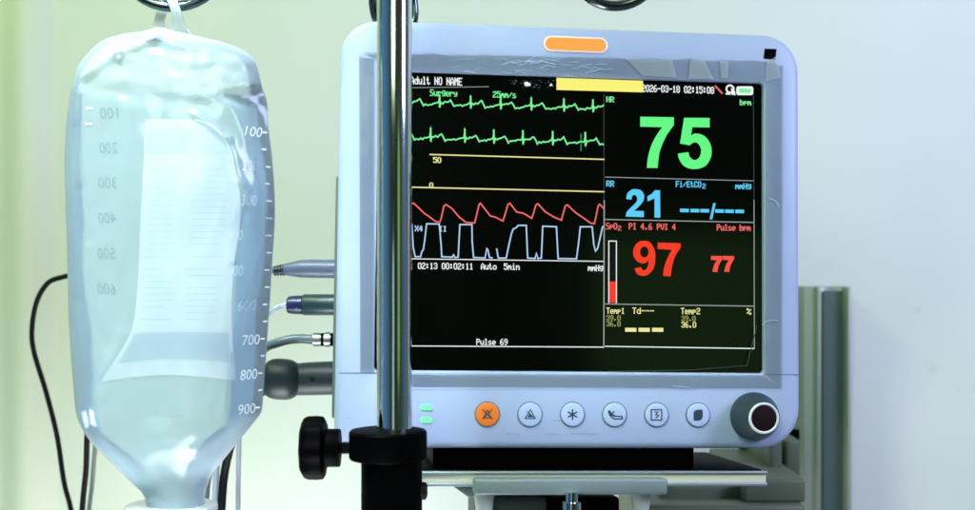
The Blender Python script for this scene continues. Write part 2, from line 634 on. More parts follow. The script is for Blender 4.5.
SEV = [(158, 183), (290, 185), (290, 215), (262, 255), (245, 290), (232, 330), (226, 384), (184, 384), (188, 345), (200, 300),
       (218, 262), (244, 224), (158, 222)]
FIV = [(330, 187), (430, 188), (430, 225), (362, 224), (357, 256), (375, 249), (405, 256), (428, 280), (438, 315), (432, 350),
       (412, 377), (380, 388), (350, 386), (325, 372), (309, 345), (306, 328), (347, 322), (352, 340), (368, 353), (385, 348),
       (395, 330), (396, 308), (385, 288), (368, 284), (352, 295), (314, 288)]
glyph('numeral', M['g'], [(rnd(SEV, (0, 1, 2, 6, 7, 11, 12)), [])], 3.924, 600, 70)
glyph('numeral', M['g'], [(rnd(FIV, (0, 1, 2, 3, 4, 15, 16, 24, 25)), [])], 3.924, 600, 70)
TWO = [(132, 215), (136, 195), (150, 182), (165, 179), (185, 183), (196, 198), (196, 215), (190, 228), (175, 245), (160, 258),
       (196, 259), (196, 281), (130, 279), (134, 262), (150, 245), (168, 227), (172, 214), (168, 203), (160, 200), (153, 206), (151, 217)]
ONE = [(209, 205), (225, 196), (236, 183), (255, 183), (256, 283), (235, 282), (235, 212), (210, 224)]
glyph('numeral', M['c'], [(rnd(TWO, (0, 9, 10, 11, 12, 20)), [])], 3.643, 590, 140)
glyph('numeral', M['c'], [(ONE, [])], 3.643, 590, 140)
NIN = [(238, 425), (236, 455), (225, 478), (208, 492), (190, 495), (172, 488), (162, 468), (186, 463), (190, 472), (198, 475), (208, 466),
       (213, 450), (213, 440), (203, 447), (190, 450), (172, 442), (160, 425), (157, 405), (164, 385), (178, 371), (196, 367), (217, 372),
       (230, 388), (237, 408)]
HOLE = [(198 + 15.5 * cos(a * pi / 8), 408 + 20 * sin(a * pi / 8)) for a in range(16)]
SV7 = [(247, 374), (330, 376), (330, 393), (312, 420), (300, 455), (294, 497), (266, 495), (270, 465), (282, 430), (298, 400), (246, 397)]
glyph('numeral', M['r'], [(rnd(NIN, (6, 7)), [HOLE])], 3.643, 590, 140)
glyph('numeral', M['r'], [(rnd(SV7, (0, 1, 2, 5, 6, 9, 10)), [])], 3.643, 590, 140)
S7 = [(441, 422), (482, 423), (482, 434), (473, 448), (467, 463), (464, 481), (446, 480), (450, 462), (455, 449), (463, 438), (441, 437)]
glyph('numeral', M['rq'], [(S7, [])], 3.643, 590, 140)
glyph('numeral', M['rq'], [(S7, [])], 3.643, 590, 140, dx=43)
DASH = [[(a, 250 + b), (a + 32, 250.6 + b), (a + 32, 263 + b), (a, 262.4 + b)] for a, b in
        ((328, 0), (366, 0.6), (402, 1), (456, 2.2), (492, 2.8), (529, 3.4))]
glyph('placeholder_dashes', M['c'], [(d, []) for d in DASH] + [([(436, 289), (449, 230), (458, 230), (445, 289)], [])], 3.643, 590, 140)
DASH2 = [[(a, 247), (a + 41, 247.5), (a + 41, 262), (a, 261.5)] for a in (128, 177, 226)]
glyph('placeholder_dashes', M['y'], [(d, []) for d in DASH2], 3.643, 590, 260)

# yellow banner, status icons, battery
MB().poly([(556.5, 77.6), (643, 80.6), (643.5, 92.2), (556.5, 89.8)], [], fl(0.0030)).build('banner', M['yb'], screen, smooth=False)
mb = MB()
mb.ribbon([(715, 85.5), (722.5, 93.5)], 1.6, G)
mb.build('status_icon', M['rp'], screen, smooth=False)
mb = MB()
mb.ribbon([(730 + 3.6 * cos(a * pi / 8), 88.8 + 3.6 * sin(a * pi / 8)) for a in range(3, 18)], 1.7, G)
mb.poly([(731, 87.5), (735, 91), (735.5, 95.2), (731.5, 94.5)], [], G)
mb.poly([(725, 94.2), (728, 91), (731, 94.8)], [], G)
mb.build('status_icon', M['w'], screen, smooth=False)
mb = MB()
bo = [(q.x, q.z) for q in rrect(736.3, 753.2, 86.2, 95.0, 2.2, 0)]
mb.poly(bo, [], G)
bat = mb.build('battery_icon', M['w'], screen, smooth=False)
MB().poly([(739, 88.4), (750.5, 88.7), (750.5, 93.0), (739, 92.7)], [], fl(0.0028)).build('battery_level', M['g2'], screen, smooth=False)
# small broken status glyphs in the header
mb = MB()
for k in range(46):
    x = 510 + random.random() * 44
    y = 78 + random.random() * 8 + (x - 412) * 0.012
    if 519 < x < 535 and y < 80:
        continue
    s_ = 0.35 + random.random() * 0.45
    mb.add([G(x, y), G(x + s_ * 1.6, y), G(x + s_ * 1.6, y + s_), G(x, y + s_)], [(0, 1, 2, 3)])
mb.build('status_specks', glow('screen dim teal', (0.10, 0.17, 0.18), 1.0), screen, smooth=False)
mb = MB()
mb.poly([(524, 82.5), (527, 81.5), (531, 84), (530, 86), (525, 85.8)], [], G)
mb.poly([(549, 85.5), (551.5, 83.2), (553, 86)], [], G)
mb.build('status_icon', M['w'], screen, smooth=False)


def line(pts, w_, mat, name='divider_line'):
    return MB().ribbon(pts, w_, G).build(name, mat, screen, smooth=False)


line([(411, 87.6), (489, 86.6)], 0.6, M['line'])
line([(406, 185.6 + 1.4), (604.5, 191.7)], 1.2, M['y'], 'scale_line')
line([(429.5, 154.4), (604.5, 159.3)], 1.2, M['y'], 'scale_line')
line([(406, 258.7), (604, 261.4)], 0.9, M['w'])
line([(406, 346.0), (604, 347.2)], 1.0, M['w'])
line([(603.9, 94), (603.9, 200)], 0.6, M['dim'])
line([(604.2, 200), (603.8, 347.8)], 1.1, M['line'])
line([(753.4, 92), (754, 200)], 0.6, M['dim'])
line([(754, 200), (754.4, 348.5)], 0.8, M['line'])
line([(605, 177.0), (753.8, 180.8)], 0.7, M['line'])
line([(605, 219.4), (754, 222.4)], 0.9, M['line'])
line([(605, 304.0), (754.2, 306.2)], 0.9, M['line'])
line([(605, 346.4), (754.4, 348.6)], 1.0, M['w'])
line([(411.6, 187), (411.4, 258)], 0.6, M['line'])

K7 = 3.924


def ecg(spikes, y0, y1, up, name):
    pts = []
    X0, X1 = 20, 803

    def base(x):
        return y0 + (y1 - y0) * (x - spikes[0]) / (spikes[-1] - spikes[0])
    sp = [spikes[0] - 120] + spikes + [spikes[-1] + 118]
    seq = []
    for a, b in zip(sp[:-1], sp[1:]):
        L_ = (b - a)
        j = lambda: random.uniform(-2.5, 2.5)
        for dx, dy in ((-3, 0), (0, -up + random.uniform(-4, 4)), (2.2, 17 + j()), (6, -1), (14, 2 + j()), (20, -3 + j()), (28, -1 + j()), (36, -7 + j()),
                       (43, -12 + j()), (50, 0), (57, 14 + j()), (64, 9 + j()), (0.62 * L_, 10 + j()), (0.68 * L_, 6 + j()), (0.74 * L_, 9 + j()),
                       (0.8 * L_, 4 + j()), (0.87 * L_, 4 + j()), (0.93 * L_, 1 + j())):
            seq.append((a + dx, base(a + dx) + dy))
    seq = [q for q in seq if X0 < q[0] < X1]
    MB().ribbon([(400 + x / K7, 70 + y / K7) for x, y in seq], 1.45, G).build(name, M['g2'], screen, smooth=False)
    for x in spikes:
        b_ = base(x)
        mb_ = MB().ribbon([(400 + x / K7, 70 + (b_ - up) / K7), (400 + (x + 1) / K7, 70 + (b_ + 19) / K7)], 1.7, fl(GD - 0.00012))
        mb_.build('waveform_spike', M['g2'], screen, smooth=False)


ecg([155, 277, 395, 515, 643, 757], 128, 146, 31, 'waveform')
ecg([120, 254, 368, 482, 599, 727], 262, 279, 36, 'waveform')
line([(400 + 710 / K7, 70 + 250 / K7), (400 + 710 / K7, 70 + 318 / K7)], 1.1, M['gd'], 'sweep_cursor')
K6 = 3.643
RED = [(20, 246), (42, 232), (50, 230), (90, 268), (105, 278), (130, 297), (145, 299), (150, 285), (160, 240), (168, 235), (190, 250), (215, 280), (240, 300),
       (272, 302), (280, 270), (288, 235), (293, 230), (320, 265), (330, 277), (345, 280), (375, 295), (380, 280), (393, 235), (400, 230),
       (425, 262), (450, 267), (480, 285), (487, 265), (495, 237), (502, 232), (530, 262), (560, 280), (588, 292), (594, 270), (602, 240),
       (610, 236), (640, 265), (670, 285), (695, 303), (708, 305), (715, 275), (722, 240), (727, 234), (743, 250)]
line([(400 + x / K6, 140 + y / K6) for x, y in RED], 1.35, M['rp'], 'waveform')
RSP = [(43, 305), (48, 390), (55, 425), (75, 425), (80, 405), (85, 400), (90, 365), (97, 305), (143, 306), (150, 385), (152, 425), (190, 427),
       (195, 418), (200, 428), (212, 427), (218, 308), (262, 308), (263, 370), (268, 428), (310, 430), (316, 395), (320, 400), (326, 428), (338, 430)]
RS2 = [(352, 395), (358, 430), (387, 430), (393, 400), (405, 345), (412, 325), (425, 318), (430, 311), (460, 311), (465, 430), (492, 432),
       (497, 412), (502, 432), (515, 430), (520, 314), (570, 316), (576, 432), (643, 433), (650, 380), (657, 316), (700, 316), (706, 380),
       (712, 405), (720, 395), (728, 360), (738, 316), (743, 316)]
mb = MB()
for q in (RSP, RS2):
    mb.ribbon([(400 + x / K6, 140 + y / K6) for x, y in q], 1.35, G)
mb.build('waveform', M['wb'], screen, smooth=False)
# saturation bar
line([(608.8, 303.2), (608.8, 241), (616.4, 241.1), (616.4, 303.3)], 1.0, M['w'], 'level_bar')
MB().poly([(609.6, 281.5), (615.7, 281.6), (615.7, 302.8), (609.6, 302.7)], [], G).build('level_fill', M['r'], screen, smooth=False)

# alarm lamp
a0, b0 = face(543.5, 36.3)
a1, b1 = face(607.5, 52.8)
am = ((b0 + b1) / 2 + VB)
hw = (face(575, 36.6)[1] - face(575, 52.3)[1]) / 2
mb = MB()
mb.loops([rrect(a0, a1, am - hw, am + hw, hw * 0.96, 0.0001), rrect(a0, a1, am - hw, am + hw, hw * 0.96, -0.0008),
          rrect(a0 + 0.0012, a1 - 0.0012, am - hw + 0.0012, am + hw - 0.0012, hw - 0.0013, -0.0012)], False, False)
lamp = mb.build('alarm_lamp', M['alarm_rim'], mon)
mb = MB()
mb.loops([rrect(a0 + 0.0012, a1 - 0.0012, am - hw + 0.0012, am + hw - 0.0012, hw - 0.0013, -0.0010),
          rrect(a0 + 0.002, a1 - 0.002, am - hw + 0.002, am + hw - 0.002, hw - 0.0021, -0.0016)], False, True)
mb.build('lamp_lens', M['alarm'], lamp)
# black square sticker
u, v_ = face(770.5, 54)
mb = MB()
mb.poly([(764.8, 48.4), (776.7, 48.9), (775.4, 59.4), (763.6, 58.6)], [], fl(-0.0003))
mb.build('black_sticker', M['black'], mon, smooth=False)
# status leds
for py in (407.4, 420.0):
    u, v_ = face(426.3, py)
    h, w2 = 0.0019, 0.0040
    mb = MB()
    mb.loops([rrect(u - w2, u + w2, v_ + VB - h, v_ + VB + h, h * 0.9, 0.0002), rrect(u - w2, u + w2, v_ + VB - h, v_ + VB + h, h * 0.9, -0.0006),
              rrect(u - w2 + 0.0008, u + w2 - 0.0008, v_ + VB - h + 0.0008, v_ + VB + h - 0.0008, h * 0.4, -0.0012)], False, True)
    mb.build('status_led', M['led'], mon)
# buttons
BY = 0.0086
IC = fl(-0.0019)


def icon_bell(x, y, cross):
    mb_ = MB()
    if cross:
        mb_.poly([(x - 4.8, y + 4), (x - 2.6, y + 0.5), (x - 1.6, y - 3.4), (x, y - 4.6), (x + 1.6, y - 3.4), (x + 2.6, y + 0.5), (x + 4.8, y + 4)],
                 [[(x - 2.6, y + 2.9), (x - 1.5, y + 0.6), (x - 0.7, y - 2.6), (x, y - 3.2), (x + 0.7, y - 2.6), (x + 1.5, y + 0.6), (x + 2.6, y + 2.9)]], IC)
        mb_.ribbon([(x - 5, y - 5), (x + 5.2, y + 5)], 1.0, IC)
        mb_.ribbon([(x + 5, y - 5), (x - 5.2, y + 5)], 1.0, IC)
    else:
        mb_.ribbon([(x - 5, y + 4), (x + 0.4, y - 4.8), (x + 5.2, y + 4), (x - 5.2, y + 4)], 1.1, IC)
        mb_.poly([(x - 2.8, y + 2.8), (x, y - 1.6), (x + 2.8, y + 2.8)], [], IC)
        mb_.ribbon([(x - 3, y - 3.2), (x + 4, y + 3)], 0.8, IC)
    return mb_


def icon_star(x, y):
    mb_ = MB()
    for k in range(3):
        a = radians(90 + 60 * k)
        mb_.ribbon([(x - 5.4 * cos(a), y - 5.4 * sin(a)), (x + 5.4 * cos(a), y + 5.4 * sin(a))], 1.5, IC)
    return mb_


def icon_cuff(x, y):
    mb_ = MB()
    mb_.poly([(x - 7, y - 3.6), (x - 4.6, y - 4.6), (x - 2.6, y - 1.4), (x + 1.2, y + 1.0), (x + 8.2, y + 1.2), (x + 8.4, y + 4.8), (x - 0.5, y + 5.0), (x - 4.8, y + 1.6)],
             [[(x - 3.4, y + 0.8), (x + 0.6, y + 2.3), (x + 7, y + 2.4), (x + 7, y + 3.6), (x, y + 3.7)]], IC)
    mb_.ribbon([(x + 0.2, y - 3.6), (x - 3.4, y - 0.4)], 1.2, IC)
    return mb_


def icon_print(x, y):
    mb_ = MB()
    mb_.ribbon([(x - 5.2, y - 5.2), (x + 5.2, y - 5.2), (x + 5.2, y + 5.2), (x - 5.2, y + 5.2), (x - 5.2, y - 5.8)], 1.2, IC)
    mb_.ribbon([(x - 2, y - 2.9), (x + 1.6, y - 2.9), (x - 0.8, y - 0.4), (x + 2.2, y + 0.6), (x - 1, y + 3.4)], 1.2, IC)
    return mb_


def icon_menu(x, y):
    mb_ = MB()
    mb_.poly(rnd([(x - 4.2, y + 5.4), (x - 4.4, y - 2.4), (x - 1.8, y - 5.2), (x + 4.4, y - 5.6), (x + 4.6, y + 2), (x + 1.6, y + 5.4)], (0, 3)), [], IC)
    return mb_


for k, (px, py, om, ic) in enumerate(((487.4, 414.5, 'o', lambda x, y: icon_bell(x, y, True)), (530.0, 414.7, 'b', lambda x, y: icon_bell(x, y, False)),
                                      (572.5, 414.7, 'b', icon_star), (614.5, 414.8, 'b', icon_cuff), (656.5, 415, 'b', icon_print), (698, 415.3, 'b', icon_menu))):
    u, v_ = face(px, py)
    o_ = Vector((u, 0, v_ + VB))
    btn = MB().lathe([(-0.0002, BY - 0.0002), (0.0008, BY - 0.0003), (0.0014, BY - 0.0008), (0.0017, BY - 0.002), (0.0018, BY * 0.45), (0.0018, 0.0004)],
                     o_, (0, -1, 0), n=40).build('button', M['orange_button'] if om == 'o' else M['button'], mon)
    MB().lathe([(0.0, BY + 0.0005), (0.0003, BY + 0.0004), (0.0003, BY - 0.00025), (0.0, BY - 0.00025)], o_, (0, -1, 0), n=40, caps=False).build('button_rim', M['seam'], btn)
    ic(px, py).build('button_icon', M['ink'], btn, smooth=False)
    if om == 'o':
        btn['label'] = 'orange button with crossed bell'
# rotary knob
u, v_ = face(753.4, 416.3)
o_ = Vector((u, 0, v_ + VB))
kn = MB().lathe([(0.0, 0.0172), (0.004, 0.0172), (0.007, 0.0168), (0.018, 0.0132), (0.022, 0.0120), (0.0235, 0.0108)], o_, (0, -1, 0), n=56).build('rotary_knob', M['knob'], mon)
MB().lathe([(0.0225, 0.0112), (0.0240, 0.0108), (0.0246, 0.0100), (0.0240, 0.0092), (0.0225, 0.0090)], o_, (0, -1, 0), n=56, caps=False).build('knob_ring', M['white'], kn)
MB().lathe([(0.0225, 0.0091), (0.0240, 0.0089), (0.0243, 0.006), (0.0244, 0.0005)], o_, (0, -1, 0), n=48).build('knob_cap', pbr('dark red black cap', (0.010, 0.0025, 0.004), 0.4, spec=0.2), kn)
# protective film still on the bezel
FL = (357, 784, 51.0, 389.0)
mb = MB()
NX, NY = 70, 8


def film_pt(px, py):
    u_, w_ = face(px, py)
    d = -0.0006 - 0.0006 * abs(noise.noise(Vector((u_ * 60, w_ * 60, 3))))
    return Vector((u_, d, w_ + VB))


def film_patch(quad, nx, ny, seed=0, rag=0.0):
    (x0, y0), (x1, y1), (x2, y2), (x3, y3) = quad
    vs, fs = [], []
    for j in range(ny + 1):
        for i in range(nx + 1):
            s_, t_ = i / nx, j / ny
            x = (x0 * (1 - s_) + x1 * s_) * (1 - t_) + (x3 * (1 - s_) + x2 * s_) * t_
            y = (y0 * (1 - s_) + y1 * s_) * (1 - t_) + (y3 * (1 - s_) + y2 * s_) * t_
            if rag and j == 0:
                y += rag * noise.noise(Vector((x * 0.05, seed, 1)))
            vs.append(film_pt(x, y))
    for j in range(ny):
        for i in range(nx):
            fs.append((j * (nx + 1) + i, j * (nx + 1) + i + 1, (j + 1) * (nx + 1) + i + 1, (j + 1) * (nx + 1) + i))
    return vs, fs


mb.add(*film_patch(((364, 52), (765, 61), (763.5, 81.8), (398, 72)), 100, 8, 1, 1.6))
mb.add(*film_patch(((765, 61), (783, 66), (782, 388), (764.5, 374)), 8, 90, 2))
mb.add(*film_patch(((412, 373), (764.5, 375), (782, 388), (412, 386)), 90, 6, 3))
mb.add(*film_patch(((359, 56), (374, 58), (374, 372), (360, 372)), 6, 80, 4))
film = mb.build('protective_film', M['film'], mon)
for quad in (((624, 58), (672, 61), (676, 78), (642, 76)), ((690, 60), (704, 61), (713, 79), (688, 79)), ((719, 61), (728, 62), (727, 78), (721, 79)),
             ((766, 62), (777, 56), (780, 78), (765, 82))):
    b = MB()
    vs, fs = film_patch(quad, 8, 6)
    vs = [Vector((q.x, q.y - 0.0009, q.z)) for q in vs]
    b.add(vs, fs).build('film_bubble', M['bubble'], film)
# fine scratches on film
SCR = pbr('scratched film', (0.45, 0.53, 0.68), 0.5)
mb = MB()
for k in range(34):
    x = random.uniform(440, 600)
    y = random.uniform(57, 71) + (x - 440) * 0.02
    pts = [(x, y)]
    for q in range(random.randint(2, 4)):
        x += random.uniform(2, 6)
        y += random.uniform(-2.2, 2.2)
        pts.append((x, y))
    MB().ribbon(pts, random.uniform(0.25, 0.6), fl(-0.0016)).build('film_scratch', SCR, film, smooth=False)
for pts in (((769, 198), (776, 201), (779.5, 207.5)), ((762, 325), (767, 321), (774, 320), (779, 321)), ((673, 386), (690, 387.5)),
            ((740, 392), (741, 396))):
    MB().ribbon(pts, 0.7, fl(-0.0016)).build('film_scratch', SCR, film, smooth=False)
DUL = pbr('film edge', (0.030, 0.045, 0.032), 0.5)
for pts in (((608, 371.5), (690, 370), (747, 365.5), (751, 350), (757, 325)),):
    MB().ribbon(pts, 0.7, fl(-0.0004)).build('film_scratch', DUL, film, smooth=False)
# scuffs on the control strip
SCF = pbr('scuffed plastic', (0.24, 0.30, 0.46), 0.6)
mb = MB()
for pts in (((552, 420.5), (560, 420.8)), ((545, 434), (560, 434.6)), ((570, 433.5), (597, 434.2)), ((505, 434), (520, 434.4)), ((346, 418), (351, 418))):
    MB().ribbon(pts, 0.5, fl(-0.0002)).build('scuff_mark', SCF, housing, smooth=False)
# dark base under the housing
mb = MB()
ua, va = face(433, 452, 0.012)
ub, vb_ = face(694, 452, 0.012)
mb.box(ua, ub, 0.012, 0.12, -0.0150, 0.002)
mb.build('base_foot', M['black'], mon, bevel=0.001)
# dark port strip on the flank that faces left
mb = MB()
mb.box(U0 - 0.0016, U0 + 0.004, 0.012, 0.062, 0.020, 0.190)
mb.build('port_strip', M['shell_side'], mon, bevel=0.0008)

# ------------------------------------------------------------------ mount under the monitor
TZ = -0.0152
mount = empty('monitor_mount', MC + RM @ Vector((0, 0, -VB + TZ - 0.011)), EUL,
              'grey steel tray and clamp bracket carrying the patient monitor', 'monitor mount')


def tf(d):
    def fn(px, py):
        u_, w_ = face(px, py, d)
        return u_, w_ + VB - (TZ - 0.011)
    return fn


f0 = tf(-0.002)
x0, zt = f0(417, 471.3)
x1, z3 = f0(768, 472.0)
zt = (zt + z3) / 2
za, zb, zc = zt - 0.0018, zt - 0.0082, zt - 0.0105
MB().box(x0, x1, -0.002, 0.150, za, zt).build('tray', M['tray'], mount, bevel=0.0006)
MB().box(x0 + 0.0005, x1 - 0.0008, 0.000, 0.148, zb, za).build('tray_core', M['tray_edge'], mount, bevel=0.0003)
MB().box(x0, x1, -0.001, 0.150, zc, zb).build('tray_lip', M['tray'], mount, bevel=0.0006)
MB().box(x0 + 0.004, x1 - 0.003, 0.003, 0.148, zt - 0.0002, zt + 0.0008).build('tray_top_shade', M['black'], mount, bevel=0.0003)  # black sheet standing in for the shadow on the tray top
f1 = tf(-0.012)
bx0, bz1 = f1(474.5, 477.5)
bx1, bz0 = f1(668, 495)
MB().box(bx0, bx1, -0.012, 0.10, bz0, bz1 - 0.001).build('clamp_bracket', M['bracket'], mount, bevel=0.002)
for px in (487, 646):
    xx, zz = f1(px, 496)
    MB().lathe([(0, 0.0075), (0.012, 0.006), (0.05, 0.0052)], (xx, 0.004, zz + 0.001), (0, 0, -1), n=24).build('leg', M['grey_leg'], mount)
xx, zz = f1(571, 492)
MB().lathe([(0, 0.0045), (0.0065, 0.0045), (0.0070, 0.0068), (0.05, 0.0068)], (xx, -0.0145, zz), (0, 0, -1), n=28).build('screw', M['chrome'], mount)
xa_, z_ = tf(0.02)(478, 497)
xb_, z_ = tf(0.02)(620, 497)
MB().box(xa_, xb_, 0.02, 0.09, z_ - 0.05, z_).build('underside_block', pbr('dark green grey metal', (0.035, 0.05, 0.05), 0.5), mount, bevel=0.003)
xa_, z_ = tf(0.012)(548, 498)
xb_, z2_ = tf(0.012)(619, 507)
MB().box(xa_, xb_, 0.010, 0.03, z2_ - 0.05, z_).build('tilt_block', M['black'], mount, bevel=0.002)
# triangular gusset at the tray's left end
gx0, gz0 = tf(0.004)(452, 485.5)
gx1, gz1 = tf(0.004)(475, 497)
mb = MB()
mb.loops([[Vector((gx0, y, gz0 - 0.0002)), Vector((gx1, y, gz0 - 0.0002)), Vector((gx1, y, gz1)), Vector((gx0 + 0.011, y, gz1))] for y in (0.004, 0.012)])
mb.build('gusset', M['bracket'], mount, bevel=0.0006)
# arm running back to the wall rail
pa, pb = at(742, 479, 1.13), at(806, 482, 1.25)
inv = mount.matrix_basis.inverted() if False else (Matrix.Translation(mount.location) @ EUL.to_matrix().to_4x4()).inverted()
mb = MB()


def W(v3):
    return inv @ Vector(v3)


def wbox(px0, px1, py0, py1, Y0, Y1):
    a, b_ = at(px0, py0, Y0), at(px1, py1, Y0)
    mbb = MB()
    mbb.box(a.x, b_.x, Y0, Y1, b_.z, a.z)
    mbb.v = [tuple(W(q)) for q in mbb.v]
    return mbb


wbox(660, 745, 486, 560, 1.14, 1.18).build('arm_web', M['arm'], mount, bevel=0.003)
wbox(744, 806, 479, 503, 1.12, 1.30).build('arm', M['arm'], mount, bevel=0.003)
wbox(640, 806, 505, 560, 1.11, 1.30).build('arm_lower', M['arm'], mount, bevel=0.004)
wbox(770, 782, 440, 476, 1.18, 1.29).build('slide_fin', M['arm'], mount, bevel=0.002)
wbox(786, 801, 440, 477, 1.20, 1.29).build('slide_fin', M['arm'], mount, bevel=0.003)
wbox(740, 800, 430, 474, 1.292, 1.30).build('slide_plate', M['black'], mount, bevel=0.001)

# ------------------------------------------------------------------ wall rail
pr = [(802, 0.0), (802, 0.030), (804, 0.034), (814.5, 0.034), (816.5, 0.040), (819.5, 0.040), (821, 0.034), (822, 0.020), (834, 0.020),
      (846, 0.021), (847.5, 0.036), (850.8, 0.036), (851.5, 0.032), (851.5, 0.0)]
RAILY = YW - 0.001
mb = MB()
zt_ = at(0, 287, YW - 0.036).z
bz = zt_ - 0.9
org = Vector((at(827, 0, YW - 0.036).x, RAILY, bz))
ring = []
for px, d in pr:
    ring.append((at(px, 0, YW - 0.036).x - org.x, -d))
mb.loops([[Vector((x, y, z)) for x, y in ring] for z in (0, zt_ - bz)])
rail = empty('mounting_rail', org, None, 'grey green aluminium mounting rail fixed upright on the wall right of the monitor', 'rail')
mb.build('channel', M['alu'], rail, bevel=0.0006, seg=2)
xg0, xg1 = at(822.5, 0, YW - 0.02).x - org.x, at(846, 0, YW - 0.02).x - org.x
MB().box(xg0, xg1, -0.0232, -0.0215, 0.0, zt_ - bz - 0.004).build('channel_insert', pbr('dark teal strip', (0.10, 0.15, 0.145), 0.35, metal=0.05, var=0.08, stretch=(1, 1, 0.05)), rail)

# ------------------------------------------------------------------ IV pole
YP = 0.84
pc = at(394.5, 0, YP).x
rp = 17.5 / F * YP
zc_ = at(0, 446, YP).z
pole = empty('iv_pole', (pc, YP, 0.0), None, 'chrome drip stand pole with black clamp collar and wire hooks in front of the monitor', 'drip stand')


def pp(px, py, Y=YP):
    q = at(px, py, Y)
    return Vector((q.x - pc, q.y - YP, q.z))


ztop = at(0, -190, YP).z
MB().lathe([(0, rp), (ztop - zc_ + 0.01, rp)], (0, 0, zc_ - 0.01), (0, 0, 1), n=64).build('pole', M['chrome'], pole)
rl = 30.5 / F * YP
cl = pp(391.7, 0).x
MB().lathe([(0, rl), (zc_ - 0.02, rl)], (cl, 0, 0.02), (0, 0, 1), n=48).build('outer_tube', M['black'], pole)
rc = 39 / F * YP
cc = pp(388, 0).x
z1_, z0_ = at(0, 434.5, YP - rc).z, at(0, 459, YP).z
MB().lathe([(0, rc - 0.0008), (0.0012, rc), (z1_ - z0_ - 0.002, rc), (z1_ - z0_ - 0.0006, rc - 0.001), (z1_ - z0_, rc - 0.004), (z1_ - z0_ + 0.0005, rp + 0.0005)],
           (cc, 0, z0_), (0, 0, 1), n=56).build('clamp_collar', M['black'], pole)
# clamp screw with hand knob
zk = at(0, 448, YP).z
xs = pp(352, 0).x
xk = pp(325, 0).x
mb = MB()
th = []
for k in range(9):
    th += [(k * 0.0012, 0.0032), (k * 0.0012 + 0.0006, 0.0042)]
mb.lathe(th, (xs, 0, zk), (-1, 0, 0), n=20)
mb.build('clamp_screw', M['rubber'], pole)
hk = MB().lathe([(0, 0.0115), (0.0005, 0.0118), (0.0092, 0.0118), (0.0100, 0.0112)], (pp(340, 0).x, 0, zk), (-1, 0, 0), n=40).build('clamp_knob', M['black'], pole)
MB().lathe([(0, 0.0165), (0.0015, 0.0188), (0.005, 0.0192), (0.0110, 0.0190), (0.0135, 0.0178), (0.0150, 0.0150), (0.0155, 0.006)], (xk + 0.0004, 0, zk), (-1, 0, 0), n=96,
           lobes=8, lobe_amp=0.035).build('knob_grip', M['black'], hk)
MB().lathe([(0, 0.0055), (0.0030, 0.0055), (0.0042, 0.0035)], (cl + rl - 0.001, 0, at(0, 491, YP).z), (1, 0, 0), n=20).build('bolt_head', M['rubber'], pole)
# coiled wire hooks
hub_z = ztop + 0.005
MB().lathe([(0, rp + 0.002), (0.018, rp + 0.002), (0.022, rp - 0.002)], (0, 0, ztop - 0.016), (0, 0, 1), n=40).build('hook_hub', M['dark_wire'], pole)


def coil(cx, cy, cz, R, ang, turns, wire, pitch, start=-90.0):
    pts = []
    n = int(turns * 40)
    for k in range(n + 1):
        t = k / n
        a = radians(start) + 2 * pi * turns * t
        rr = R * (1 - 0.10 * t)
        lx = rr * cos(a)
        ly = (t - 0.5) * pitch
        pts.append(Vector((cx + lx * cos(ang) - ly * sin(ang), cy + lx * sin(ang) + ly * cos(ang), cz + rr * sin(a))))
    return pts


c1 = pp(174, -48)
c2 = pp(615, -38)
c3 = pp(394, 0, YP + 0.14)
for (c, R, ang, st, trn) in ((c1, 57.5 / F * YP, 0.0, 60, 1.85), (c2, 46 / F * YP, 0.0, 120, 1.85), (Vector((c3.x - 0.0005, 0.14, at(0, 2, YP + .14).z)), 0.0300, radians(58), 120, 1.1)):
    pts = coil(c.x, c.y, c.z, R, ang, trn, 0, 0.0105, st)
    # arm from the coil up and in to the hub
    p0 = pts[0]
    hub = Vector((0, 0, hub_z - 0.006))
    mid = p0 * 0.45 + hub * 0.55 + Vector((0, 0, 0.02))
    arm = catmull([hub, mid, p0 + (p0 - pts[3]) * 2.0, p0], 10)
    MB().tube(arm[:-1] + pts, 0.0031, n=16).build('hook', M['dark_wire'], pole)

# ------------------------------------------------------------------ IV bag
YB = 0.84
PXM = YB / F            # metres per photo pixel at the bag
ROWS = [(27.5, 153, 166, 2.5), (30, 149, 172, 5), (33, 136, 187, 8), (36, 117, 198, 11), (39, 107.5, 209, 13.5), (43, 100, 226, 16), (48, 94, 239, 18), (54, 88.2, 249, 19.5), (62, 81.5, 255, 21.5), (71, 76.6, 258, 23), (88, 72.4, 262.2, 26),
        (100, 70.3, 266.5, 27.5), (125, 67.5, 268, 30), (160, 66, 272, 32), (200, 67, 274.5, 34), (230, 68, 274, 35), (260, 69, 272, 36), (300, 70, 269.5, 37),
        (350, 72.5, 266, 37), (390, 75.5, 263, 36), (412, 77.8, 261, 35), (425, 82.5, 252, 33.5), (440, 92, 239.5, 30), (455, 106, 227.5, 26), (470, 121, 215.5, 22),
        (480, 131, 209, 20), (490, 142, 205.5, 18.8), (500, 147, 204, 17.7), (508, 147.5, 204, 17.6)]
CRE = [(27.5, 1.0), (85, 1.0), (97, 0.60), (112, 0.72), (135, 0.80), (160, 0.845), (190, 0.92), (215, 0.97), (240, 0.95), (275, 0.88), (310, 0.80), (345, 0.74), (385, 0.71), (412, 0.72), (440, 0.85), (470, 1.0), (510, 1.0)]


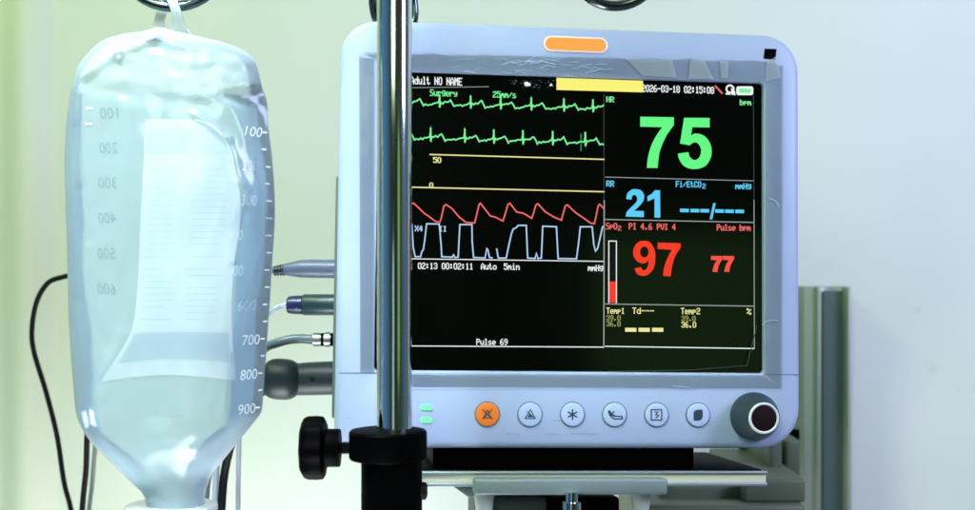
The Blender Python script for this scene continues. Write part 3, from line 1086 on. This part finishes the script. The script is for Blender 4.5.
def interp(tab, y, col):
    if y <= tab[0][0]:
        return tab[0][col]
    for i in range(len(tab) - 1):
        a, b_ = tab[i], tab[i + 1]
        if y <= b_[0]:
            t = (y - a[0]) / (b_[0] - a[0])
            p0 = tab[max(0, i - 1)]
            p3 = tab[min(len(tab) - 1, i + 2)]
            m1 = (b_[col] - p0[col]) / max(1e-6, b_[0] - p0[0]) * (b_[0] - a[0])
            m2 = (p3[col] - a[col]) / max(1e-6, p3[0] - a[0]) * (b_[0] - a[0])
            lim = 2.5 * abs(b_[col] - a[col])
            m1 = max(-lim, min(lim, m1))
            m2 = max(-lim, min(lim, m2))
            t2, t3 = t * t, t ** 3
            return (2 * t3 - 3 * t2 + 1) * a[col] + (t3 - 2 * t2 + t) * m1 + (-2 * t3 + 3 * t2) * b_[col] + (t3 - t2) * m2
    return tab[-1][col]


RIDGES = [((92, 80), (128, 58), 4, 3.4), ((128, 58), (165, 42), 4, 3.4), ((165, 42), (215, 52), 7, 1.2), ((98, 92), (140, 98), 6, -1.5), ((140, 98), (215, 112), 8, -1.2),
          ((84, 130), (92, 190), 5, -1.4), ((92, 190), (101, 240), 4, -1.4), ((205, 118), (236, 142), 3.5, 2.6), ((236, 142), (248, 185), 3.5, 2.6), ((248, 185), (259, 225), 3.5, 2.0),
          ((262, 232), (240, 262), 5, 1.0), ((90, 300), (120, 340), 9, -1.6), ((118, 372), (138, 330), 5, 1.3), ((146, 372), (158, 332), 3, -0.8), ((172, 372), (175, 345), 3, -0.7),
          ((190, 372), (192, 355), 3, -0.7), ((100, 395), (128, 385), 9, 1.0), ((205, 445), (238, 425), 5, 1.2), ((70, 250), (78, 320), 5, 1.0)]


def segdist(x, y, a, b_):
    ax, ay = a
    bx_, by_ = b_
    dx, dy = bx_ - ax, by_ - ay
    t = max(0, min(1, ((x - ax) * dx + (y - ay) * dy) / (dx * dx + dy * dy)))
    return sqrt((x - ax - t * dx) ** 2 + (y - ay - t * dy) ** 2)


BX0 = at(170, 0, YB).x


def bag_pt(u, y, side, off=0.0, scale=1.0):
    """u -1..1 across, y photo row, side -1 front / +1 back; local to the bag's root"""
    xl, xr, D = interp(ROWS, y, 1), interp(ROWS, y, 2), interp(ROWS, y, 3) * MM
    cx, hw = (xl + xr) / 2, (xr - xl) / 2
    px = cx + u * hw * scale
    e = max(0.0, 1 - abs(u) ** 2.3)
    d = D * e ** 0.5
    k = min(1, hw / 40.0) * max(0.0, 1 - abs(u) ** 6)
    if side < 0:
        uc = interp(CRE, y, 1)
        if u > uc:
            dc = D * max(0.0, 1 - abs(uc) ** 2.3) ** 0.5
            s_ = (u - uc) / (1 - uc + 1e-6)
            d = dc * (1 - s_) * (1 - 0.35 * s_)
        disp = 0.0
        for a, b_, w_, h_ in RIDGES:
            q = segdist(px, y, a, b_)
            if q < 3 * w_:
                disp += h_ * math.exp(-(q / w_) ** 2)
        disp += 1.5 * noise.noise(Vector((px / 38, y / 55, 1.3))) + 0.5 * noise.noise(Vector((px / 14, y / 22, 4.3)))
        top = max(0.0, min(1.0, (112 - y) / 30))
        disp += top * (1.1 * noise.noise(Vector((px / 11 + y / 19, y / 9, 7.7))) + 0.9 * noise.noise(Vector((px / 26 - y / 12, y / 20, 2.7))))
        rt = max(0.0, min(1.0, (u - 0.35) / 0.3))
        disp += rt * 0.8 * noise.noise(Vector((px / 9 + y / 30, y / 34, 5.1)))
        d += disp * MM * k
    else:
        d += (1.6 * noise.noise(Vector((px / 42, y / 60, 9.3)))) * MM * k
    d = max(0.0, d) * scale + off
    return Vector((at(px, y, YB).x - BX0, side * d, at(px, y, YB).z - ZB0))


ZB0 = at(0, 540, YB).z
bag = empty('infusion_bag', (BX0, YB, ZB0), None, 'clear plastic infusion bag of fluid hanging from a wire hook of the chrome pole', 'infusion bag')


def bag_rings(y0, y1, n, scale=1.0, nu=72):
    rings = []
    for j in range(n + 1):
        y = y0 + (y1 - y0) * j / n
        ring = []
        for i in range(nu):
            u_ = -cos(pi * i / nu)
            ring.append(bag_pt(u_, y, -1, 0, scale))
        for i in range(nu):
            u_ = cos(pi * i / nu)
            ring.append(bag_pt(u_, y, 1, 0, scale))
        rings.append(ring)
    return rings


M['bag'] = film_mat('soft clear bag plastic', 0.27, (0.76, 0.91, 1.0), rough=0.12, bump=0.12, bscale=45, gloss=1.0, trans_share=0.45, edge=0.45, thick=((0.078, 0.034, 0.40), (0.268, 0.305, 0.16)))
m, nt, out = new_mat('infusion fluid')
gp = nt.nodes.new('ShaderNodeBsdfPrincipled')
gp.inputs['Base Color'].default_value = (0.93, 0.98, 1, 1)
gp.inputs['Roughness'].default_value = 0.02
gp.inputs['IOR'].default_value = 1.33
gp.inputs['Transmission Weight'].default_value = 1.0
nt.links.new(gp.outputs[0], out.inputs[0])
va_ = nt.nodes.new('ShaderNodeVolumeAbsorption')
va_.inputs['Color'].default_value = (0.35, 0.75, 1.0, 1)
va_.inputs['Density'].default_value = 4.0
nt.links.new(va_.outputs[0], out.inputs['Volume'])
M['fluid'] = m
body = MB().loops(bag_rings(28, 507, 190)).build('bag_wall', M['bag'], bag, sharp=70)
MB().loops(bag_rings(97, 503, 160, 0.985)).build('fluid', M['fluid'], bag, sharp=70)


# label on the back of the bag
def back(px, y, off):
    xl, xr = interp(ROWS, y, 1), interp(ROWS, y, 2)
    return bag_pt(max(-0.98, min(0.98, (px - (xl + xr) / 2) / ((xr - xl) / 2))), y, 1, off)


def front(px, y, off):
    xl, xr = interp(ROWS, y, 1), interp(ROWS, y, 2)
    return bag_pt(max(-0.995, min(0.995, (px - (xl + xr) / 2) / ((xr - xl) / 2))), y, -1, off)


def sheet(x0, x1, y0, y1, off, fn, nx=24, ny=40, corner=0):
    b_ = MB()
    vs, fs = [], []
    for j in range(ny + 1):
        for i in range(nx + 1):
            x = x0 + (x1 - x0) * i / nx
            y = y0 + (y1 - y0) * j / ny
            vs.append(fn(x, y, off))
    for j in range(ny):
        for i in range(nx):
            fs.append((j * (nx + 1) + i, j * (nx + 1) + i + 1, (j + 1) * (nx + 1) + i + 1, (j + 1) * (nx + 1) + i))
    b_.add(vs, fs)
    return b_


LAB = [(124, 158, 206), (128, 157.5, 220), (135, 157, 229), (145, 157, 236), (160, 157, 241), (180, 156.5, 245), (205, 156, 248), (230, 155, 247), (260, 154, 243),
       (290, 152.5, 241), (315, 150, 240), (330, 146, 240.5), (345, 138, 241), (360, 128, 241.5), (375, 117, 242)]
M['label'] = film_mat('printed label film', 0.44, (0.86, 0.93, 1.0), rough=0.3, bump=0.05, gloss=0.6, trans_share=0.35)
M['label_band'] = film_mat('pale blue print', 0.08, (0.40, 0.58, 0.90), rough=0.35, bump=0.05, gloss=0.4, trans_share=0.35)


def lab_sheet(s0, s1, y0, y1, off, nx=24, ny=50, arch=0.0):
    b_ = MB()
    vs, fs = [], []
    for j in range(ny + 1):
        for i in range(nx + 1):
            t_ = s0 + (s1 - s0) * i / nx
            y = y0 + (y1 - y0) * j / ny
            y -= arch * (1 - (2 * t_ - 1) ** 2) * max(0.0, (y - 300) / 75)
            a_, c_ = interp(LAB, y, 1), interp(LAB, y, 2)
            vs.append(front(a_ + (c_ - a_) * t_, y, off))
    for j in range(ny):
        for i in range(nx):
            fs.append((j * (nx + 1) + i, j * (nx + 1) + i + 1, (j + 1) * (nx + 1) + i + 1, (j + 1) * (nx + 1) + i))
    return b_.add(vs, fs)


label = lab_sheet(0, 1, 124, 377, 0.0005, 24, 70, 7).build('paper_label', M['label'], bag)
lab_sheet(0.03, 0.97, 134, 158, 0.0008, 24, 8).build('print_band', M['label_band'], label)
lab_sheet(0.04, 0.97, 331, 360, 0.0008, 24, 8, 7).build('print_band', M['label_band'], label)
b_ = MB()
for y in range(172, 322, 6):
    for xa, xb in ((0.08, 0.42), (0.52, 0.90)):
        if random.random() < 0.15:
            continue
        q = lab_sheet(xa, xb - random.random() * 0.14, y, y + 0.9, 0.0008, 8, 1)
        b_.add(q.v, q.f)
b_.build('print_lines', M['label_band'], label)['kind'] = 'stuff'


# moulded scale
def font_mesh(s):
    cu = bpy.data.curves.new('t', 'FONT')
    cu.body = s
    cu.size = 1.0
    cu.shear = 0.15
    cu.offset = -0.012
    cu.resolution_u = 3
    o = bpy.data.objects.new('t', cu)
    COL.objects.link(o)
    dg = bpy.context.evaluated_depsgraph_get()
    me = bpy.data.meshes.new_from_object(o.evaluated_get(dg))
    vs = [v_.co.copy() for v_ in me.vertices]
    fs = [tuple(p_.vertices) for p_ in me.polygons]
    bpy.data.objects.remove(o)
    bpy.data.curves.remove(cu)
    bpy.data.meshes.remove(me)
    return vs, fs


M['emboss'] = pbr('white moulded scale', (0.88, 0.93, 0.98), 0.35)
M['emboss2'] = film_mat('grey moulded scale', 0.42, (0.16, 0.26, 0.33), rough=0.25, trans_share=0.2)
M['emboss3'] = film_mat('clear moulded scale', 0.45, (0.9, 0.95, 1.0), rough=0.2, trans_share=0.2)
for k in range(9):
    s = str((k + 1) * 100)
    vs, fs = font_mesh(s)
    xs_ = [v_.x for v_ in vs]
    w0, w1 = min(xs_), max(xs_)
    y = 133 + 34.25 * k
    xr = interp(ROWS, y, 2)
    xb = (263.3, 262, 262, 250, 250.5, 259, 261.0, 258.5, 256.5)[k]
    xa = xb - 13
    b_ = MB()
    b_.add([front(xa + (v_.x - w0) / (w1 - w0) * (xb - xa), y + 5.2 - v_.y / 0.72 * 10.6, 0.0012) for v_ in vs], fs)
    for dy in (0, 17):
        MB().ribbon([(xr - 5, y + dy), (xr - 1.4, y + dy)], 1.3, lambda x, y_: front(x, y_, 0.0012)).build('scale_tick', M['emboss'], bag, smooth=False)
    b_.build('scale_mark', M['emboss'] if k in (0, 6, 7, 8) else M['emboss3'], bag, smooth=False)
for k in range(6):
    s = str((k + 1) * 100)
    vs, fs = font_mesh(s)
    xs_ = [v_.x for v_ in vs]
    w0, w1 = min(xs_), max(xs_)
    y = 117 + 34 * k
    xa, xb = 131, 112
    b_ = MB()
    b_.add([front(xa + (v_.x - w0) / (w1 - w0) * (xb - xa), y + 5.5 - v_.y / 0.72 * 11, 0.0004) for v_ in vs], fs)
    b_.build('scale_mark', M['emboss2'], bag, smooth=False)
b_ = MB()
for y in (112, 127.5):
    b_.ribbon([(96, y), (104, y)], 1.6, lambda x, y_: front(x, y_, 0.0005))
b_.build('scale_tick', M['emboss'], bag, smooth=False)

# port with flange
M['port'] = film_mat('milky port plastic', 0.75, (0.95, 0.98, 1.0), rough=0.25, bump=0.05, gloss=0.9, trans_share=0.45)
ccx = at(175, 0, YB).x - BX0
zf = at(0, 504, YB).z - ZB0
MB().lathe([(0, 0.0178), (0.0005, 0.0275), (0.0012, 0.0282), (0.004, 0.0282), (0.0052, 0.0272), (0.0056, 0.021), (0.030, 0.0205), (0.032, 0.019), (0.032, 0.0005)],
           (at(171.5, 0, YB).x - BX0, 0, zf), (0, 0, -1), n=56).build('port_cap', M['port'], bag)
# hanging strap through the coil
st = [pp(182, 38), pp(181.5, 28), pp(180, 14), pp(176, 2), pp(172, -8), pp(168, -16), pp(163, -6), pp(158, 8), pp(156.5, 20), pp(157, 33)]
ys_ = [-0.003, -0.0065, -0.0105, -0.0115, -0.0085, 0.0, 0.0085, 0.0105, 0.0065, 0.003]
pts = catmull([Vector((q.x + pc - BX0, ys_[i], q.z - ZB0)) for i, q in enumerate(st)], 8)
wd = [14, 7, 5.2, 5.2, 6, 6, 6, 5.2, 5.5, 9]
rings = []
for i, q in enumerate(pts):
    t = i / (len(pts) - 1) * (len(wd) - 1)
    a = int(min(len(wd) - 2, t))
    hw = (wd[a] + (wd[a + 1] - wd[a]) * (t - a)) * PXM
    hh = 0.0009
    rings.append([q + Vector((hw * cos(2 * pi * k / 16), hh * (1 if sin(2 * pi * k / 16) > 0 else -1) * abs(sin(2 * pi * k / 16)) ** 0.6, 0)) for k in range(16)])
MB().loops(rings).build('hanging_strap', M['port'], bag)


# ------------------------------------------------------------------ plugs and cables on the monitor's left flank
def cable_root(px, py, Y, label):
    q = at(px, py, Y)
    return empty('monitor_cable', q, None, label, 'cable', 'cables plugged into the left flank of the monitor'), q


def rel(q, px, py, Y):
    return at(px, py, Y) - q


YC = 1.0
PXC = YC / F
M['plug_lav'] = pbr('lavender grey plug', (0.08, 0.092, 0.155), 0.42, bump=0.05)
M['plug_teal'] = pbr('dark teal plug', (0.008, 0.030, 0.036), 0.4)
M['navy'] = pbr('navy nut', (0.008, 0.008, 0.06), 0.35)
M['grey_hose'] = pbr('grey hose', (0.12, 0.15, 0.165), 0.38, bump=0.03)
M['cuff'] = pbr('dark green grey rubber', (0.014, 0.021, 0.025), 0.45, spec=0.3)
M['pale_cable'] = pbr('pale blue grey cable', (0.38, 0.42, 0.52), 0.4)
# 1 lavender plug
r_, q = cable_root(338, 269, YC, 'lavender grey tapered plug with ribbed neck, topmost of the plugs beside the infusion bag')
P = lambda px, py, Y=YC: rel(q, px, py, Y)
MB().tube([P(338, 269), P(310, 268.8), P(300, 268.8), P(292, 269.2), P(285, 269.6), P(283.5, 269.7)], [9.3 * PXC, 9.2 * PXC, 8.8 * PXC, 7.2 * PXC, 5.8 * PXC, 5.0 * PXC], n=28).build('plug', M['plug_lav'], r_)
pr_ = []
for k in range(4):
    pr_ += [(283.8 - k * 2.7, 5.9 - 0.3 * k), (282.3 - k * 2.7, 5.9 - 0.3 * k), (282.1 - k * 2.7, 4.0), (281.3 - k * 2.7, 4.0)]
MB().tube([P(a, 269.8 + (284 - a) * 0.12) for a, b in pr_], [b * PXC for a, b in pr_], n=20).build('strain_relief', M['cuff'], r_)
MB().tube(catmull([P(274, 271), P(262, 274, 1.02), P(246, 290, 1.05), P(234, 340, 1.07), P(224, 420, 1.08), P(216.5, 470, 1.09), P(215, 545, 1.09), P(216, 700, 1.09)], 8), 3.4 * PXC, n=14).build('cord', M['pale_cable'], r_)
# 2 teal plug
r_, q = cable_root(338, 304.8, YC, 'dark teal round plug with navy nut and thin pale cord')
P = lambda px, py, Y=YC: rel(q, px, py, Y)
MB().lathe([(0, 10.6 * PXC), (34 * PXC, 10.6 * PXC), (35.5 * PXC, 9.6 * PXC)], P(338, 304.8), (-1, 0, 0), n=32).build('plug', M['plug_teal'], r_)
nut = MB().lathe([(0, 8.8 * PXC), (0.5 * PXC, 9.6 * PXC), (9 * PXC, 9.3 * PXC), (14 * PXC, 8.6 * PXC), (15.5 * PXC, 7 * PXC), (15.6 * PXC, 2 * PXC)], P(302.6, 305), (-1, 0, 0), n=32).build('nut', M['navy'], r_)
for dx, dy in ((-5, -4.5), (-6, 3.5), (-12, 1)):
    MB().lathe([(0, 0.7 * PXC), (0.6 * PXC, 0.6 * PXC)], P(302.6 + dx, 305 + dy, YC - 8.3 * PXC), (0, -1, 0), n=10).build('dot_mark', M['white'], nut)
MB().tube(catmull([P(288, 305), P(281, 306), P(273, 310.5, 1.0), P(262, 322, 1.02), P(248, 360, 1.05), P(240, 420, 1.08), P(238, 520, 1.1), P(238, 700, 1.1)], 8), 2.7 * PXC, n=14).build('cord', M['pale_cable'], r_)
# 3 metal bayonet plug with grey hose
r_, q = cable_root(338, 339.5, YC, 'grey hose on a small metal plug between the teal plug and thick dark plug')
P = lambda px, py, Y=YC: rel(q, px, py, Y)
met = MB().lathe([(0, 6.2 * PXC), (8 * PXC, 6.2 * PXC), (8.3 * PXC, 7.6 * PXC), (13 * PXC, 7.6 * PXC), (13.3 * PXC, 6.0 * PXC), (17 * PXC, 6.0 * PXC), (17.3 * PXC, 6.8 * PXC), (24.5 * PXC, 6.8 * PXC), (24.8 * PXC, 5.5 * PXC)],
           P(338, 339.6), (-1, 0, 0), n=32).build('plug', pbr('bright nickel', (0.30, 0.31, 0.31), 0.38, metal=1.0), r_)
for a, b in ((1.5, 7.2), (14, 16.6)):
    MB().lathe([(a * PXC, 6.6 * PXC), (b * PXC, 6.6 * PXC)], P(338, 339.6), (-1, 0, 0), n=28).build('plug_band', M['black'], met)
MB().tube(catmull([P(314, 339.6), P(302, 338.8), P(290, 339.6), P(277, 343), P(264, 349, 1.01), P(246, 368, 1.04), P(228, 410, 1.07), P(211, 465, 1.09), P(205, 500, 1.1), P(203, 600, 1.1), P(203, 700, 1.1)], 8), 4.7 * PXC, n=16).build('hose', M['grey_hose'], r_)
# 4 thick dark pressure plug
r_, q = cable_root(338, 379, YC, 'thick dark grey rubber pressure plug with bulging elbow, lowest of the plugs')
P = lambda px, py, Y=YC: rel(q, px, py, Y)
pl = MB().tube([P(338, 378), P(334, 378), P(310, 378.8), P(296, 379.5), P(290, 380)], [16.8 * PXC, 16.8 * PXC, 16.6 * PXC, 16 * PXC, 14 * PXC], n=36).build('plug', M['cuff'], r_)
ball = []
for k in range(13):
    a = pi * k / 12
    ball.append(((1 - cos(a)) * 21 * PXC, max(0.0004, 20.5 * PXC * (1 - abs(cos(a)) ** 3.2) ** 0.5)))
MB().lathe(ball, P(302.5, 380.5, YC - 0.003), (-1, 0, 0.06), n=36).build('elbow', M['cuff'], r_)
MB().lathe([(0, 2.6 * PXC), (0.6 * PXC, 2.4 * PXC), (0.7 * PXC, 1.2 * PXC)], P(312.5, 379.5, YC - 16.4 * PXC), (0, -1, 0), n=16).build('rivet', M['rubber'], pl)
MB().tube(catmull([P(276, 382), P(264, 386), P(252, 396, 1.02), P(236, 430, 1.06), P(226, 465, 1.08), P(222, 500, 1.085), P(220, 560, 1.09), P(220, 700, 1.09)], 8),
          [13 * PXC] * 5 + [9 * PXC] * 6 + [4.6 * PXC] * 46, n=18).build('hose', M['rubber'], r_)


# loose cords hanging behind the bag on the left
def cord(pts, rpx, mat, label, Y=1.2, name='hanging_cord'):
    P_ = [at(x, y, Yq) for x, y, Yq in pts]
    b_ = P_[0].copy()
    o = MB().tube(catmull([q_ - b_ for q_ in P_], 10), rpx * Y / F, n=14).build(name, mat)
    o.location = b_
    return tag(o, label, 'cord')


cord([(150, 262, 1.1), (110, 268, 1.12), (80, 274, 1.14), (63, 277, 1.15), (48, 283, 1.16), (37, 301, 1.17), (32, 328, 1.18), (34, 352, 1.18), (46, 392, 1.18), (57, 436, 1.18), (64, 482, 1.18), (71, 510, 1.18), (79, 560, 1.18), (82, 700, 1.18)],
     2.5, M['rubber'], 'thin black cord looping out from behind the left edge of the infusion bag')
cord([(96, 380, 1.12), (90, 410, 1.13), (87, 440, 1.14), (86, 470, 1.15), (82, 515, 1.16), (80, 600, 1.16), (80, 700, 1.16)], 2.9, M['rubber'],
     'straight black cord hanging below the bottom left shoulder of the infusion bag', Y=1.14)
cord([(104, 390, 1.16), (97, 430, 1.18), (94.5, 455, 1.19), (92, 485, 1.2), (88, 525, 1.2), (87, 600, 1.2), (87, 700, 1.2)], 2.2, M['grey_hose'],
     'thin grey cord hanging beside the straight black cord', Y=1.19)

# ------------------------------------------------------------------ light
wd_ = bpy.data.worlds.new('World')
scene.world = wd_
wd_.use_nodes = True
nt = wd_.node_tree
for n in list(nt.nodes):
    nt.nodes.remove(n)
wo = nt.nodes.new('ShaderNodeOutputWorld')
bg = nt.nodes.new('ShaderNodeBackground')
tc = nt.nodes.new('ShaderNodeTexCoord')
sx = nt.nodes.new('ShaderNodeSeparateXYZ')
nt.links.new(tc.outputs['Generated'], sx.inputs[0])
cr = nt.nodes.new('ShaderNodeValToRGB')
mr = nt.nodes.new('ShaderNodeMapRange')
mr.inputs[1].default_value = -1
mr.inputs[2].default_value = 1
nt.links.new(sx.outputs['X'], mr.inputs[0])
el = cr.color_ramp.elements
el[0].position = 0.0
el[0].color = (0.10, 0.26, 0.48, 1)
el[1].position = 1.0
el[1].color = (0.10, 0.17, 0.22, 1)
for ps, c_ in ((0.22, (0.05, 0.12, 0.17)), (0.36, (0.015, 0.030, 0.034)), (0.5, (0.016, 0.022, 0.016)), (0.80, (0.030, 0.050, 0.030)), (0.92, (0.05, 0.09, 0.10))):
    e2 = el.new(ps)
    e2.color = (*c_, 1)
nt.links.new(mr.outputs[0], cr.inputs[0])
az = nt.nodes.new('ShaderNodeMath')
az.operation = 'ABSOLUTE'
nt.links.new(sx.outputs['Z'], az.inputs[0])
fz = nt.nodes.new('ShaderNodeMapRange')
fz.interpolation_type = 'SMOOTHSTEP'
fz.inputs[1].default_value = 0.30
fz.inputs[2].default_value = 0.75
nt.links.new(az.outputs[0], fz.inputs[0])
mz = nt.nodes.new('ShaderNodeMix')       # pale ceiling and floor of the ward round a dim horizon
mz.data_type = 'RGBA'
nt.links.new(fz.outputs[0], mz.inputs['Factor'])
nt.links.new(cr.outputs[0], mz.inputs[6])
mz.inputs[7].default_value = (0.20, 0.25, 0.29, 1)
nt.links.new(mz.outputs[2], bg.inputs[0])
bg.inputs[1].default_value = 1.0
nt.links.new(bg.outputs[0], wo.inputs[0])


def area(name, loc, target, sxx, syy, power, col):
    l = bpy.data.lights.new(name, 'AREA')
    l.shape = 'RECTANGLE'
    l.size, l.size_y = sxx, syy
    l.energy = power
    l.color = col
    o = bpy.data.objects.new(name, l)
    COL.objects.link(o)
    o.location = loc
    d = Vector(target) - Vector(loc)
    o.rotation_euler = d.to_track_quat('-Z', 'Y').to_euler()
    return o


area('window_light', (-0.137, -0.30, CZ + 0.80), (-0.05, 0.95, CZ + 0.08), 0.50, 1.15, 11.5, (0.80, 1.0, 0.66))
area('low_streak_fill', (-0.15, -0.42, CZ - 0.45), (-0.06, 0.95, CZ - 0.1), 0.28, 0.95, 0.55, (0.75, 0.88, 1.0))  # unseen dim lamp added to carry the dull streak down the chrome pole
area('green_reflection_fill', (0.78, -0.50, CZ + 0.0), (0.78, 0.9, CZ), 0.46, 0.44, 0.28, (0.42, 1.0, 0.26))  # unseen green lamp added for its reflection in the screen and pole
area('left_wall_light', (-0.95, 0.70, CZ + 1.15), (-0.47, 1.35, CZ - 0.30), 0.35, 0.35, 9.5, (0.66, 1.0, 0.10))
bl_ = area('bag_top_fill', (-0.32, 0.48, CZ + 0.80), (-0.196, 0.84, CZ + 0.02), 0.22, 0.22, 1.75, (0.72, 0.88, 1.0))  # unseen narrow lamp added above to brighten the bag alone
bl_.data.spread = radians(45)
bf_ = area('bag_low_fill', (-0.21, 0.66, CZ - 0.62), (-0.196, 0.84, CZ - 0.10), 0.34, 0.34, 0.75, (0.82, 0.94, 1.0))  # unseen lamp added below to whiten the bag's neck and shoulder
bf_.data.spread = radians(40)
area('low_wall_light', (-0.20, 0.98, CZ - 0.62), (-0.19, 1.35, CZ - 0.20), 0.30, 0.2, 3.2, (0.97, 1.0, 0.90))
area('right_wall_light', (0.95, 0.45, CZ + 0.40), (0.48, 1.35, CZ + 0.05), 0.4, 0.4, 11.0, (0.595, 0.62, 1.0))


# ------------------------------------------------------------------ render settings
scene.render.engine = 'CYCLES'
scene.cycles.use_denoising = True
scene.cycles.max_bounces = 14
scene.cycles.transparent_max_bounces = 24
scene.cycles.transmission_bounces = 12
scene.cycles.sample_clamp_indirect = 6
scene.view_settings.view_transform = 'Standard'
scene.view_settings.look = 'None'
scene.view_settings.exposure = 0
scene.view_settings.gamma = 1
